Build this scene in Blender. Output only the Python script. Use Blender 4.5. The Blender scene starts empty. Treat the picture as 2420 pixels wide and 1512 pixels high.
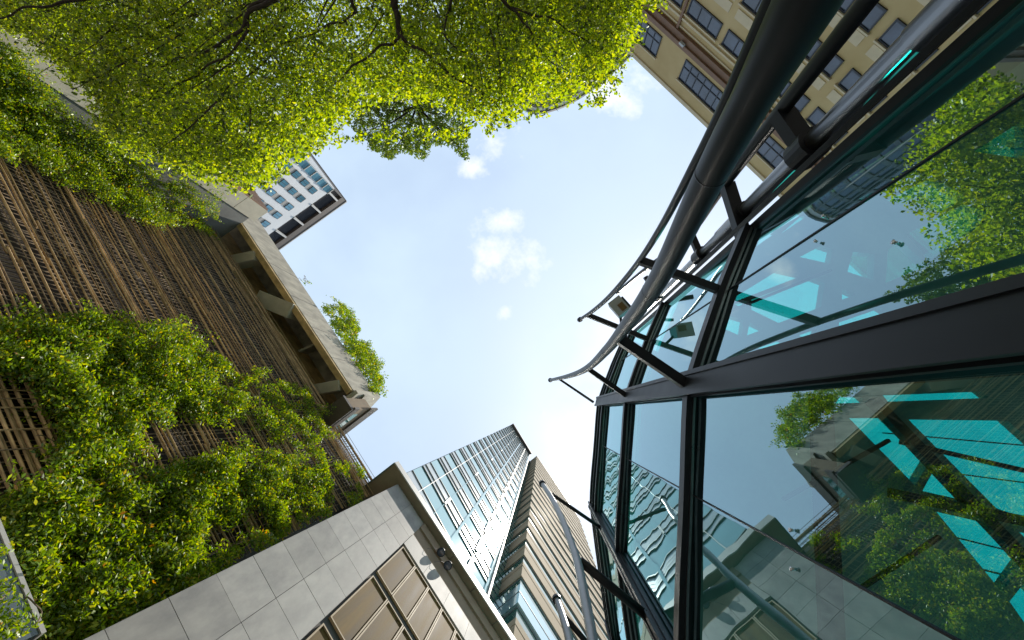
import bpy, math, random
import numpy as np
from mathutils import Vector, Matrix, noise
random.seed(7); rng = np.random.default_rng(7)
SC = bpy.context.scene
col = SC.collection
# ------------------------------------------------------------------ camera
W0, H0, F0 = 2419.0, 1512.0, 1005.24
ROT = np.array([[0.60747418, -0.76611606, 0.2098602], [-0.79128008, -0.60679868, 0.07530733], [0.06964874, -0.21180545, -0.97482691]])
cd = bpy.data.cameras.new('camera'); cam = bpy.data.objects.new('camera', cd); col.objects.link(cam)
cd.sensor_width = 36; cd.lens = F0 / W0 * 36; cd.clip_end = 5000; cd.clip_start = .05
m4 = Matrix([list(map(float, r)) for r in ROT]).to_4x4(); cam.matrix_world = m4
SC.camera = cam
# the camera stands at the world origin, 1.6 m above the pavement
GZ = -1.6
# ------------------------------------------------------------------ sky and sun
SUN = Vector((.19, -.235, 1)).normalized()
sun_el = math.asin(SUN.z); sun_az = math.atan2(SUN.x, SUN.y)
w = bpy.data.worlds.new('World'); SC.world = w; w.use_nodes = True
nt = w.node_tree; nt.nodes.clear()
def N(t, kind, **kw):
    n = t.nodes.new(kind)
    for k, v in kw.items(): setattr(n, k, v)
    return n
def mth(t, op, a, b=None, clamp=False):
    n = N(t, 'ShaderNodeMath', operation=op, use_clamp=clamp)
    for i, v in enumerate((a, b)):
        if v is None: continue
        if isinstance(v, (int, float)): n.inputs[i].default_value = v
        else: t.links.new(v, n.inputs[i])
    return n.outputs[0]
sky = N(nt, 'ShaderNodeTexSky', sky_type='NISHITA', sun_disc=False, sun_elevation=sun_el, sun_rotation=sun_az,
        air_density=1.0, dust_density=1.7, ozone_density=.8, altitude=50)
bg = N(nt, 'ShaderNodeBackground'); out = N(nt, 'ShaderNodeOutputWorld')
bg.inputs[1].default_value = .125
tc = N(nt, 'ShaderNodeTexCoord'); sep = N(nt, 'ShaderNodeSeparateXYZ'); nt.links.new(tc.outputs['Generated'], sep.inputs[0])
zc = mth(nt, 'MAXIMUM', sep.outputs[2], .05)
px_ = mth(nt, 'DIVIDE', sep.outputs[0], zc); py_ = mth(nt, 'DIVIDE', sep.outputs[1], zc)
cmb = N(nt, 'ShaderNodeCombineXYZ'); nt.links.new(px_, cmb.inputs[0]); nt.links.new(py_, cmb.inputs[1])
def plan(px, py):
    d = ROT @ np.array([px - W0 / 2, -(py - H0 / 2), -F0]); return d[0] / d[2], d[1] / d[2]
nz = N(nt, 'ShaderNodeTexNoise'); nz.inputs['Scale'].default_value = 10; nz.inputs['Detail'].default_value = 9; nz.inputs['Roughness'].default_value = .62
nt.links.new(cmb.outputs[0], nz.inputs[0])
nz2 = N(nt, 'ShaderNodeTexNoise'); nz2.inputs['Scale'].default_value = 2.2; nz2.inputs['Detail'].default_value = 6
nt.links.new(cmb.outputs[0], nz2.inputs[0])
m = None
for (cx, cy, r, a) in [(1180, 520, .05, 1.), (1165, 595, .06, 1.0), (1225, 620, .055, 1.), (1130, 640, .03, .8), (1170, 335, .06, 1.), (1120, 395, .045, .85), (1450, 200, .085, 1.1), (1500, 190, .06, 1.05), (1195, 730, .025, .7)]:
    c = plan(cx, cy)
    vs = N(nt, 'ShaderNodeVectorMath', operation='DISTANCE'); nt.links.new(cmb.outputs[0], vs.inputs[0]); vs.inputs[1].default_value = (c[0], c[1], 0)
    q = mth(nt, 'MULTIPLY', mth(nt, 'SUBTRACT', 1, mth(nt, 'DIVIDE', vs.outputs['Value'], r * 1.35)), a)
    m = q if m is None else mth(nt, 'MAXIMUM', m, q)
cl = mth(nt, 'ADD', mth(nt, 'MULTIPLY', mth(nt, 'SUBTRACT', nz.outputs[0], .5), 3.3), m)
cl = mth(nt, 'MULTIPLY', mth(nt, 'SUBTRACT', cl, .26), .8, True)
cl = mth(nt, 'MULTIPLY', cl, mth(nt, 'MULTIPLY', mth(nt, 'ADD', m, .25), 4, True))
veil = mth(nt, 'ADD', mth(nt, 'MULTIPLY', mth(nt, 'SUBTRACT', nz2.outputs[0], .42), 1.0), .66, True)
mx0 = N(nt, 'ShaderNodeMix', data_type='RGBA'); nt.links.new(veil, mx0.inputs[0]); nt.links.new(sky.outputs[0], mx0.inputs[6]); mx0.inputs[7].default_value = (3.35, 4.15, 4.9, 1)
mx = N(nt, 'ShaderNodeMix', data_type='RGBA'); nt.links.new(cl, mx.inputs[0]); nt.links.new(mx0.outputs[2], mx.inputs[6]); mx.inputs[7].default_value = (5.6, 5.6, 5.7, 1)
nt.links.new(mx.outputs[2], bg.inputs[0]); nt.links.new(bg.outputs[0], out.inputs[0])
sl = bpy.data.lights.new('sun', 'SUN'); sl.energy = 3.6; sl.angle = math.radians(.5); sl.color = (1, .93, .82)
so = bpy.data.objects.new('sun', sl); col.objects.link(so); so.rotation_euler = SUN.to_track_quat('Z', 'Y').to_euler()
SC.view_settings.view_transform = 'Standard'; SC.view_settings.look = 'None'; SC.view_settings.exposure = .85; SC.view_settings.gamma = 1
SC.cycles.max_bounces = 10; SC.cycles.transparent_max_bounces = 24; SC.cycles.transmission_bounces = 6; SC.cycles.sample_clamp_indirect = 6

# ------------------------------------------------------------------ geometry helpers
def at_z(p, z): a, b = plan(*p); return Vector((a * z, b * z, z))
def at_y(p, Y): a, b = plan(*p); k = Y / b; return Vector((a * k, Y, k))
def at_x(p, X): a, b = plan(*p); k = X / a; return Vector((X, b * k, k))
def at_plane(p, P, n):
    a, b = plan(*p); n = Vector((n[0], n[1], 0)); k = (P[0] * n.x + P[1] * n.y) / (a * n.x + b * n.y); return Vector((a * k, b * k, k))
class MB:
    def __init__(s): s.v = []; s.f = []; s.m = []
    def add(s, vs, fs, mi=0):
        o = len(s.v); s.v += [tuple(v) for v in vs]; s.f += [tuple(i + o for i in f) for f in fs]; s.m += [mi] * len(fs); return s
    def prism(s, base, off, mi=0):
        n = len(base); off = Vector(off); b = [Vector(p) for p in base]; t = [p + off for p in b]
        nrm = Vector((0, 0, 0))
        for i in range(n): nrm += (b[i] - b[0]).cross(b[(i + 1) % n] - b[0])
        fs = [tuple(range(n))[::-1], tuple(range(n, 2 * n))] + [(i, (i + 1) % n, n + (i + 1) % n, n + i) for i in range(n)]
        if nrm.dot(off) < 0: fs = [f[::-1] for f in fs]
        return s.add(b + t, fs, mi)
    def box(s, a, b, mi=0):
        x0, x1 = sorted((a[0], b[0])); y0, y1 = sorted((a[1], b[1])); z0, z1 = sorted((a[2], b[2]))
        return s.prism([(x0, y0, z0), (x1, y0, z0), (x1, y1, z0), (x0, y1, z0)], (0, 0, z1 - z0), mi)
    def bar(s, p, q, w_, h_, up=(0, 0, 1), mi=0):
        p = Vector(p); q = Vector(q); d = (q - p).normalized(); up = Vector(up)
        if abs(d.dot(up)) > .98: up = Vector((1, 0, 0))
        sd = d.cross(up).normalized(); u = sd.cross(d)
        return s.prism([p + sd * w_ / 2 + u * h_ / 2, p - sd * w_ / 2 + u * h_ / 2, p - sd * w_ / 2 - u * h_ / 2, p + sd * w_ / 2 - u * h_ / 2], q - p, mi)
    def tube(s, pts, rad, n=8, mi=0, cap=True):
        pts = [Vector(p) for p in pts]
        if not isinstance(rad, (list, tuple)): rad = [rad] * len(pts)
        vs = []; u = None
        for i, p in enumerate(pts):
            d = (pts[min(i + 1, len(pts) - 1)] - pts[max(i - 1, 0)]).normalized()
            if u is None:
                u = d.cross(Vector((0, 0, 1)) if abs(d.z) < .9 else Vector((1, 0, 0))).normalized()
            else: u = (u - d * u.dot(d)).normalized()
            v = d.cross(u)
            for k in range(n): a = 2 * math.pi * k / n; vs.append(p + (u * math.cos(a) + v * math.sin(a)) * rad[i])
        fs = [(i * n + k, i * n + (k + 1) % n, (i + 1) * n + (k + 1) % n, (i + 1) * n + k) for i in range(len(pts) - 1) for k in range(n)]
        if cap: fs += [tuple(range(n))[::-1], tuple((len(pts) - 1) * n + k for k in range(n))]
        return s.add(vs, fs, mi)
    def build(s, name, mats, parent=None, smooth=False, bevel=0):
        me = bpy.data.meshes.new(name); me.from_pydata(s.v, [], s.f)
        for mt in (mats if isinstance(mats, (list, tuple)) else [mats]): me.materials.append(mt)
        me.polygons.foreach_set('material_index', s.m)
        if smooth: me.polygons.foreach_set('use_smooth', [True] * len(s.f))
        me.update()
        o = bpy.data.objects.new(name, me); col.objects.link(o)
        if parent is not None: o.parent = parent
        if bevel:
            b = o.modifiers.new('bevel', 'BEVEL'); b.width = bevel; b.segments = 2; b.limit_method = 'ANGLE'
        return o
def tag(o, label=None, cat=None, group=None, kind=None):
    for k, v in (('label', label), ('category', cat), ('group', group), ('kind', kind)):
        if v: o[k] = v
    return o
def thing(name, label, cat, group=None):
    o = bpy.data.objects.new(name, None); col.objects.link(o); o.empty_display_size = .2; return tag(o, label, cat, group)
def smooth_path(pts, n=6):
    pts = [Vector(p) for p in pts]; P = [pts[0] * 2 - pts[1]] + pts + [pts[-1] * 2 - pts[-2]]; r = []
    for i in range(1, len(P) - 2):
        for k in range(n):
            t = k / n; a, b, c, d = P[i - 1:i + 3]
            r.append(.5 * ((2 * b) + (c - a) * t + (2 * a - 5 * b + 4 * c - d) * t * t + (3 * b - a - 3 * c + d) * t ** 3))
    return r + [pts[-1]]
# ------------------------------------------------------------------ materials
def mat(name, c, rough=.6, metal=0., var=.12, scale=2., c2=None, bump=0., bscale=30., spec=.5, streak=None, coat=0., isl=0.):
    mt = bpy.data.materials.new(name); mt.use_nodes = True; t = mt.node_tree; b = t.nodes['Principled BSDF']
    isl_ = isl
    b.inputs['Roughness'].default_value = rough; b.inputs['Metallic'].default_value = metal; b.inputs['Specular IOR Level'].default_value = spec
    if coat: b.inputs['Coat Weight'].default_value = coat
    tcn = N(t, 'ShaderNodeTexCoord'); mp = N(t, 'ShaderNodeMapping'); t.links.new(tcn.outputs['Object'], mp.inputs[0])
    if streak: mp.inputs['Scale'].default_value = streak
    n = N(t, 'ShaderNodeTexNoise'); n.inputs['Scale'].default_value = scale; n.inputs['Detail'].default_value = 7; n.inputs['Roughness'].default_value = .6
    t.links.new(mp.outputs[0], n.inputs[0])
    r = N(t, 'ShaderNodeValToRGB'); t.links.new(n.outputs[0], r.inputs[0])
    c = Vector(c[:3]); a = c * (1 - var); d = Vector(c2[:3]) if c2 else c * (1 + var)
    r.color_ramp.elements[0].position = .3; r.color_ramp.elements[1].position = .7
    r.color_ramp.elements[0].color = (*a, 1); r.color_ramp.elements[1].color = (*d, 1)
    if isl:   # each separate slab, pane or cane has a tone of its own
        ge = N(t, 'ShaderNodeNewGeometry'); hv = N(t, 'ShaderNodeHueSaturation'); mr = N(t, 'ShaderNodeMapRange'); mr.inputs[3].default_value = 1 - isl; mr.inputs[4].default_value = 1 + isl
        t.links.new(ge.outputs['Random Per Island'], mr.inputs[0]); t.links.new(mr.outputs[0], hv.inputs['Value']); t.links.new(r.outputs[0], hv.inputs['Color']); t.links.new(hv.outputs[0], b.inputs['Base Color'])
    else: t.links.new(r.outputs[0], b.inputs['Base Color'])
    rr = N(t, 'ShaderNodeMapRange'); rr.inputs[3].default_value = rough * .85; rr.inputs[4].default_value = min(1, rough * 1.2); t.links.new(n.outputs[0], rr.inputs[0]); t.links.new(rr.outputs[0], b.inputs['Roughness'])
    if bump:
        n2 = N(t, 'ShaderNodeTexNoise'); n2.inputs['Scale'].default_value = bscale; n2.inputs['Detail'].default_value = 5; t.links.new(mp.outputs[0], n2.inputs[0])
        bp = N(t, 'ShaderNodeBump'); bp.inputs['Strength'].default_value = bump; bp.inputs['Distance'].default_value = .02
        t.links.new(n2.outputs[0], bp.inputs['Height']); t.links.new(bp.outputs[0], b.inputs['Normal'])
    return mt
def glass(name, tint, ior=1.75, refl=(.85, .93, 1), wav=.0, wscale=.8, rough=0.):
    mt = bpy.data.materials.new(name); mt.use_nodes = True; t = mt.node_tree; t.nodes.clear()
    o = N(t, 'ShaderNodeOutputMaterial'); mxs = N(t, 'ShaderNodeMixShader'); tr = N(t, 'ShaderNodeBsdfTransparent'); gl = N(t, 'ShaderNodeBsdfGlossy')
    # Schlick reflectance that is the same from either side of the thin pane
    ge = N(t, 'ShaderNodeNewGeometry'); dp = N(t, 'ShaderNodeVectorMath', operation='DOT_PRODUCT'); t.links.new(ge.outputs['Normal'], dp.inputs[0]); t.links.new(ge.outputs['Incoming'], dp.inputs[1])
    f0 = 2 * ((ior - 1) / (ior + 1)) ** 2; ab = mth(t, 'ABSOLUTE', dp.outputs['Value']); fres = mth(t, 'ADD', f0, mth(t, 'MULTIPLY', 1 - f0, mth(t, 'POWER', mth(t, 'SUBTRACT', 1, ab), 4.5)), True)
    tr.inputs[0].default_value = (*tint, 1); gl.inputs[0].default_value = (*refl, 1); gl.inputs[1].default_value = rough
    t.links.new(fres, mxs.inputs[0]); t.links.new(tr.outputs[0], mxs.inputs[1]); t.links.new(gl.outputs[0], mxs.inputs[2]); t.links.new(mxs.outputs[0], o.inputs[0])
    if wav:
        tcn = N(t, 'ShaderNodeTexCoord'); n = N(t, 'ShaderNodeTexNoise'); n.inputs['Scale'].default_value = wscale; n.inputs['Detail'].default_value = 1.5
        t.links.new(tcn.outputs['Object'], n.inputs[0]); bp = N(t, 'ShaderNodeBump'); bp.inputs['Strength'].default_value = 1; bp.inputs['Distance'].default_value = wav
        t.links.new(n.outputs[0], bp.inputs['Height']); t.links.new(bp.outputs[0], gl.inputs['Normal'])
    return mt
def leafmat(name, stops, trans=.5, gloss=.08):
    mt = bpy.data.materials.new(name); mt.use_nodes = True; t = mt.node_tree; t.nodes.clear()
    o = N(t, 'ShaderNodeOutputMaterial'); g = N(t, 'ShaderNodeNewGeometry'); r = N(t, 'ShaderNodeValToRGB'); t.links.new(g.outputs['Random Per Island'], r.inputs[0])
    r.color_ramp.elements.remove(r.color_ramp.elements[0]); r.color_ramp.elements[0].position = stops[0][0]; r.color_ramp.elements[0].color = (*stops[0][1], 1)
    for p, c in stops[1:]: e = r.color_ramp.elements.new(p); e.color = (*c, 1)
    d = N(t, 'ShaderNodeBsdfDiffuse'); tl = N(t, 'ShaderNodeBsdfTranslucent'); gl = N(t, 'ShaderNodeBsdfGlossy'); gl.inputs[1].default_value = .45; gl.inputs[0].default_value = (.9, .95, .85, 1)
    hs = N(t, 'ShaderNodeHueSaturation'); hs.inputs['Hue'].default_value = .485; hs.inputs['Saturation'].default_value = 1.12; hs.inputs['Value'].default_value = 2.3
    t.links.new(r.outputs[0], d.inputs[0]); t.links.new(r.outputs[0], hs.inputs['Color']); t.links.new(hs.outputs[0], tl.inputs[0])
    a = N(t, 'ShaderNodeMixShader'); a.inputs[0].default_value = trans; t.links.new(d.outputs[0], a.inputs[1]); t.links.new(tl.outputs[0], a.inputs[2])
    b = N(t, 'ShaderNodeMixShader'); b.inputs[0].default_value = gloss; t.links.new(a.outputs[0], b.inputs[1]); t.links.new(gl.outputs[0], b.inputs[2]); t.links.new(b.outputs[0], o.inputs[0])
    return mt
M = dict(
    steel=mat('dark_painted_steel', (.011, .013, .017), .42, 0, .3, 3, spec=.35),
    pipe=mat('brushed_steel', (.30, .31, .32), .28, .95, .15, 5, streak=(1, 1, .2)),
    inner=mat('interior_steel', (.03, .034, .038), .55, 0, .2, 2),
    ceil=mat('interior_ceiling', (.42, .50, .45), .7, 0, .2, 1.2),
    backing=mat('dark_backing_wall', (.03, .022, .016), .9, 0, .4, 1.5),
    bamboo=mat('bamboo_cane', (.46, .29, .14), .5, 0, .5, 9, c2=(.72, .51, .28), streak=(.3, 1, 1), isl=.35),
    bamboo2=mat('weathered_cane', (.26, .19, .12), .6, 0, .5, 9),
    conc=mat('cast_concrete', (.40, .37, .30), .8, 0, .38, 2.2, bump=.3, bscale=25, streak=(1, 1, .35)),
    concl=mat('pale_concrete_panel', (.46, .43, .35), .8, 0, .12, 2.4, bump=.15),
    concg=mat('shaded_grey_concrete', (.16, .165, .16), .8, 0, .2, 1.5, bump=.2),  # dark grey puts the return wall's shade into its colour
    stone=mat('grey_granite', (.285, .285, .285), .6, 0, .15, 2.6, c2=(.42, .41, .39), bump=.06, bscale=60, spec=.1, isl=.13, streak=(1, 1, .45)),
    seam=mat('stone_joint', (.10, .098, .095), .9, 0, .2, 3),
    soffit=mat('bronze_soffit', (.27, .21, .15), .7, 0, .12, 2, spec=.1),
    trim=mat('pale_metal_trim', (.50, .49, .47), .5, 0, .08, 3),
    bronze=mat('bronze_panel', (.07, .043, .013), .6, 0, .4, 1.2, c2=(.20, .13, .045), streak=(2.6, 1, .3), spec=.04, isl=.25),
    gold=mat('champagne_frame', (.40, .31, .20), .6, 0, .1, 3, spec=.12),
    tan=mat('ochre_render', (.49, .35, .155), .85, 0, .1, .35, c2=(.54, .41, .215), bump=.1, bscale=8),
    tan2=mat('pale_render_panel', (.58, .48, .33), .85, 0, .08, 1.5),
    brown=mat('red_brown_cornice', (.20, .11, .065), .6, 0, .15, 1),
    frame=mat('dark_window_frame', (.02, .022, .03), .4, 0, .2, 4),
    winglass=mat('window_glass', (.05, .065, .10), .1, 0, .5, .5, spec=.9),
    twglass=mat('teal_curtain_glass', (.17, .40, .42), .06, .45, .12, .25, spec=1., coat=.6),
    twpanel=mat('white_spandrel', (.46, .50, .51), .2, .2, .1, .4, spec=.8),
    twdark=mat('dark_mullion', (.11, .15, .16), .4, 0, .2, 2),
    tanband=mat('beige_stone_band', (.38, .31, .215), .8, 0, .1, .5, c2=(.45, .37, .265), spec=.04),
    greenglass=mat('green_tinted_glass', (.05, .17, .14), .07, .2, .3, .3, spec=.9, coat=.5),
    blueglass=mat('pale_blue_glass', (.42, .62, .68), .06, .5, .08, .4, spec=1),
    white=mat('white_cladding', (.62, .63, .64), .6, 0, .06, .3),
    greyp=mat('grey_cladding', (.30, .29, .27), .6, 0, .1, .6),
    crown=mat('brown_louvre', (.085, .07, .06), .6, 0, .2, .8),
    hglass=mat('hotel_glass', (.10, .24, .32), .1, .2, .3, .5, spec=.9, isl=.4),
    rglass=mat('blue_grey_glass', (.10, .12, .17), .1, .3, .3, .1, spec=.9),
    rband=mat('slate_panel', (.13, .14, .15), .5, 0, .15, .3),
    pave=mat('paving', (.26, .25, .23), .85, 0, .15, .8, bump=.2),
    asphalt=mat('asphalt', (.05, .05, .052), .9, 0, .2, 4, bump=.3),
    bark=mat('dark_bark', (.035, .026, .02), .9, 0, .3, 8, bump=.5, bscale=40),
    twig=mat('dry_twig', (.20, .14, .09), .8, 0, .3, 8),
    lampw=mat('white_plastic', (.42, .43, .44), .4, 0, .05, 4),
    ledge=mat('frosted_fascia', (.20, .25, .29), .12, .35, .15, 1, spec=.8),
    amber=mat('timber_lining', (.20, .11, .035), .6, 0, .2, 3),
)
M['pane'] = glass('teal_pane', (.22, .66, .62), 2.4, (.68, .92, 1), wav=.003, wscale=.5)
M['paneb'] = glass('teal_pane_rippled', (.22, .66, .62), 2.4, (.68, .92, 1), wav=.0045, wscale=.9)
M['roofglass'] = glass('teal_roof_glass', (.16, .82, .80), 1.4, (.7, .9, .9))
M['steel2'] = mat('sunlit_grey_steel', (.28, .285, .29), .4, .5, .2, 3)  # lighter mast steel: sunlight on the lower masts painted into its colour
M['ochre'] = mat('warm_lit_concrete', (.52, .37, .17), .8, 0, .35, 2.5)  # warm light in the roof recess, painted into lip and parapet colour
M['fit'] = mat('polished_fitting', (.75, .75, .75), .25, 1, .05, 3)
LEAF = leafmat('sunlit_leaf', [(.0, (.018, .035, .004)), (.22, (.04, .075, .005)), (.28, (.12, .20, .008)), (.6, (.18, .26, .010)), (.85, (.24, .31, .012)), (1., (.32, .34, .02))], .6, .06)  # darkest stops paint the shaded gaps of the crown into the leaves
LEAF_SHADE = leafmat('shaded_leaf', [(.0, (.04, .085, .012)), (.6, (.08, .14, .016)), (1., (.14, .18, .02))], .35, .08)  # darker leaf copy: the hanging clump's shade is painted into its greens
LEAFV = leafmat('vine_leaf', [(.0, (.03, .075, .004)), (.35, (.09, .17, .005)), (.7, (.17, .27, .006)), (.88, (.28, .33, .010)), (.97, (.30, .29, .02)), (1., (.34, .17, .03))], .42, .05)

# ------------------------------------------------------------------ ground
g = MB(); g.add([(-400, -400, GZ), (400, -400, GZ), (400, 400, GZ), (-400, 400, GZ)], [(0, 1, 2, 3)])
tag(g.build('ground', M['asphalt']), kind='structure')
g = MB(); g.box((-40, -9, GZ + .004), (40, 9, GZ + .13)); tag(g.build('pavement', M['pave']), kind='structure')

# ------------------------------------------------------------------ glass corner pavilion
S = 5 / 6.
V = [Vector((x * S, y * S, 0)) for x, y in [(-.2, -4.02), (.27, -3.08), (.986, -1.854), (1.97, -.88), (3.45, .54), (6.5, 2.4), (9.8, 3.9)]]
T = [5.0, 8.67, 11.9, 13.0]
pod = thing('glass_pavilion', 'curved teal glass building corner with black steel ribs and bowed masts, on the right', 'building')
def facet_n(i):
    t = (V[i + 1] - V[i]).normalized(); return Vector((-t.y, t.x, 0))   # towards the camera side
def mitre(i):
    if i == 0: return facet_n(0)
    if i == len(V) - 1: return facet_n(i - 1)
    a = facet_n(i - 1) + facet_n(i); return a.normalized() / max(.5, a.normalized().dot(facet_n(i)))
Z0 = GZ + .13
rings = [Z0] + T
for i in range(len(V) - 1):
    for k in range(len(rings) - 1):
        a, b = V[i], V[i + 1]; z0, z1 = rings[k], rings[k + 1]
        q = MB(); q.add([(a.x, a.y, z0), (b.x, b.y, z0), (b.x, b.y, z1), (a.x, a.y, z1)], [(0, 1, 2, 3)])
        q.build('glass_pane', M['paneb'] if (i in (3, 4, 5) or (i == 2 and k > 0)) else M['pane'], pod)
def ring(z, outo, ino, h, mt, name):
    C = smooth_path(V, 6); L_ = [V[i].lerp(V[i + 1], k / 6) for i in range(len(V) - 1) for k in range(6)] + [V[-1]]; C = [a.lerp(b, .62) for a, b in zip(C, L_)]; n = len(C); nr = []
    for i in range(n): t = (C[min(i + 1, n - 1)] - C[max(i - 1, 0)]).normalized(); nr.append(Vector((-t.y, t.x, 0)))
    q = MB()
    for i in range(n - 1):
        a0, a1 = C[i] + nr[i] * outo, C[i] - nr[i] * ino; b0, b1 = C[i + 1] + nr[i + 1] * outo, C[i + 1] - nr[i + 1] * ino
        v_ = [(p.x, p.y, z - h / 2) for p in (a0, a1, b1, b0)] + [(p.x, p.y, z + h / 2) for p in (a0, a1, b1, b0)]
        q.add(v_, [(3, 2, 1, 0), (4, 5, 6, 7), (0, 4, 7, 3), (1, 2, 6, 5)] + ([(0, 1, 5, 4)] if i == 0 else []) + ([(3, 7, 6, 2)] if i == n - 2 else []))
    yield q.build(name, mt, pod)
for z, h in zip(T + [12.45], (.16, .14, .10, .12, .05)):
    for tr in ring(z, .10, .11, h, M['steel'], 'transom'):
        pass
    for r_ in ring(z - h / 2 - .012, .035, -.01, .024, M['pipe'], 'transom_trim'): pass
def post(i, w_, out_, in_, z0, z1, name='column'):
    n = mitre(i).normalized(); t = Vector((n.y, -n.x, 0)); c = V[i]
    q = MB(); q.prism([(*(c + n * out_ + t * w_ / 2).xy, z0), (*(c + n * out_ - t * w_ / 2).xy, z0), (*(c - n * in_ - t * w_ / 2).xy, z0), (*(c - n * in_ + t * w_ / 2).xy, z0)], (0, 0, z1 - z0))
    for s_ in (-1, 1):   # flanges
        for o_ in (out_ + .015, out_ * .45):
            q.prism([(*(c + n * o_ + t * s_ * (w_ / 2 + .022)).xy, z0), (*(c + n * o_ + t * s_ * (w_ / 2 - .03)).xy, z0), (*(c + n * (o_ - .028) + t * s_ * (w_ / 2 - .03)).xy, z0), (*(c + n * (o_ - .028) + t * s_ * (w_ / 2 + .022)).xy, z0)], (0, 0, z1 - z0))
    return q.build(name, M['steel'], pod)
post(2, .235, .13, .14, Z0, 13.15)
post(4, .12, .12, .12, Z0, 13.1)
post(5, .12, .12, .12, Z0, 13.1)
# left jamb: two slim posts with a gap, at the open end of the glass
jd = Vector((-.12, -.99, 0)); jn = facet_n(0)
for off, w_ in ((0., .085), (-.11, .05)):
    c = V[0] + Vector((off, -.02, 0)); q = MB(); q.box((c.x - w_ / 2, c.y - .09, Z0), (c.x + w_ / 2, c.y + .06, 13.1)); q.build('jamb_post', M['steel'], pod)
# silicone joints
for i in (1, 3):
    q = MB(); q.tube([V[i] + mitre(i) * .004 + Vector((0, 0, Z0)), V[i] + mitre(i) * .004 + Vector((0, 0, 13))], .009, 5); q.build('glass_joint', M['steel'], pod)
# side wall running away from the jamb
q = MB(); q.add([(V[0].x, V[0].y - .1, Z0), (.55, -13, Z0), (.55, -13, 8.05), (V[0].x, V[0].y - .1, 8.05)], [(0, 1, 2, 3)]); q.build('side_wall', M['inner'], pod)
# shiny downpipe and its collars
pp = Vector((-.395, -3.56, 0))
q = MB(); zs = [Z0, 2.6, 2.6, 3.72, 3.72, 5.9, 5.9, 9, 13.4]; rs = [.125, .115, .105, .10, .095, .085, .07, .06, .045]
q.tube([pp + Vector((0, 0, z + .001 * k)) for k, z in enumerate(zs)], rs, 20)
pipe = q.build('downpipe', M['pipe'], pod, True)
for z, r_ in ((3.85, .155), (5.2, .11), (6.7, .11), (9.2, .085), (11.9, .06)):
    q = MB(); q.tube([pp + Vector((0, 0, z - .13)), pp + Vector((0, 0, z + .13))], r_, 20); q.build('collar', M['steel'], pipe)
# bowed masts
FW = Vector(map(float, ROT @ np.array([0, 0, -1.])))
def mast(pxs, P, n, wid, name='curved_mast', mt='steel'):
    pts = [at_plane(p, P, n) for p in pxs]; rads = [.5 * w_ / F0 * p.dot(FW) * .93 for w_, p in zip(wid, pts)]
    last = pts[-1]; d = (pts[-1] - pts[-2])
    if d.z < 0: 
        L_ = (last.z - Z0) / abs(d.z); k_ = max(1, int(d.length * L_ / max(.12, d.length)))
        for j_ in range(1, k_ + 1): pts.append(last + d * (L_ * j_ / k_)); rads = rads + [rads[-1]]
    path = smooth_path(pts, 8); k = len(path); rr = [float(np.interp(i / (k - 1) * (len(pts) - 1), range(len(pts)), rads)) for i in range(k)]
    q = MB(); q.tube(path, rr, 20); o = q.build(name, M[mt], pod, True)
    q = MB(); q.tube([path[0] - (path[1] - path[0]).normalized() * .04, path[0] + (path[1] - path[0]).normalized() * .05], rads[0] * 1.6, 14); q.build('end_cap', M['steel'], o)
    return o, path
b1, path1 = mast([(1300, 898), (1345, 888), (1387, 870), (1432, 828), (1475, 775), (1550, 668), (1665, 440), (1775, 235), (1905, 0)],
                 (-.083, -1.25), (.37, .93), [7, 12, 17, 24, 33, 50, 78, 104, 160])
b0, path0 = mast([(1370, 755), (1400, 735), (1440, 700), (1500, 630), (1560, 540), (1640, 390), (1700, 270), (1780, 90)],
                 (-.58, -2.12), (.47, .88), [8, 10, 12, 14, 18, 24, 28, 34])
b3, path3 = mast([(1459, 689), (1500, 655), (1541, 623), (1590, 588), (1640, 540), (1700, 450), (1870, 230), (2050, 0), (2200, -200)],
                 (-.82, -3.68), (.45, .89), [7, 8, 10, 13, 17, 26, 38, 48, 60])
b2, path2 = mast([(1281, 1143), (1305, 1180), (1330, 1232), (1352, 1290), (1366, 1335), (1385, 1430), (1400, 1512), (1412, 1600)],
                 (1.75, .85), (.57, .82), [11, 13, 16, 19, 22, 27, 28, 28], mt='steel2')
b4, path4 = mast([(1315, 1415), (1330, 1460), (1345, 1512), (1362, 1600)], (3.67, 2.25), (.55, .83), [14, 18, 22, 24], mt='steel2')
for zz_ in (1.6, 3.2, 5.9, 8.3, 11.0, 13.2):   # weld rings on the big mast
    k_ = min(range(len(path1)), key=lambda i: abs(path1[i].z - zz_)); d_ = (path1[k_ + 1] - path1[k_ - 1]).normalized() if 0 < k_ < len(path1) - 1 else Vector((0, 0, 1))
    rr_ = max((Vector(v.co) - path1[k_]).length for v in list(b1.data.vertices)[k_ * 20:k_ * 20 + 20])
    q = MB(); q.tube([path1[k_] - d_ * .004, path1[k_] + d_ * .004], rr_ + .0015, 20); q.build('weld_ring', M['steel'], b1, True)
def strut(p, q_, par, r0=.06, r1=.05, box=False, name='strut'):
    s_ = MB()
    if box: s_.bar(p, q_, r0 * 2, r1 * 2)
    else: s_.tube([p, q_], [r0, r1], 12)
    return s_.build(name, M['steel'], par, not box)
c1 = V[2] + mitre(2) * .10
for z, r_ in ((5.0, .055), (8.5, .045), (13.9, .035)):
    pt = min(path1, key=lambda p: abs(p.z - z)); e = Vector((c1.x, c1.y, z))
    strut(Vector((pt.x, pt.y, z)), e, b1, r_, r_ * 1.15, z < 12)
def near(path, z): return min(path, key=lambda p: abs(p.z - z))
for z in (T[0], T[1] - .2):
    p = near(path0, z); e = Vector((V[1].x, V[1].y, z)) + mitre(1) * .08; strut(Vector((p.x, p.y, z)), e, b0, .045, .045, True)
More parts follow.
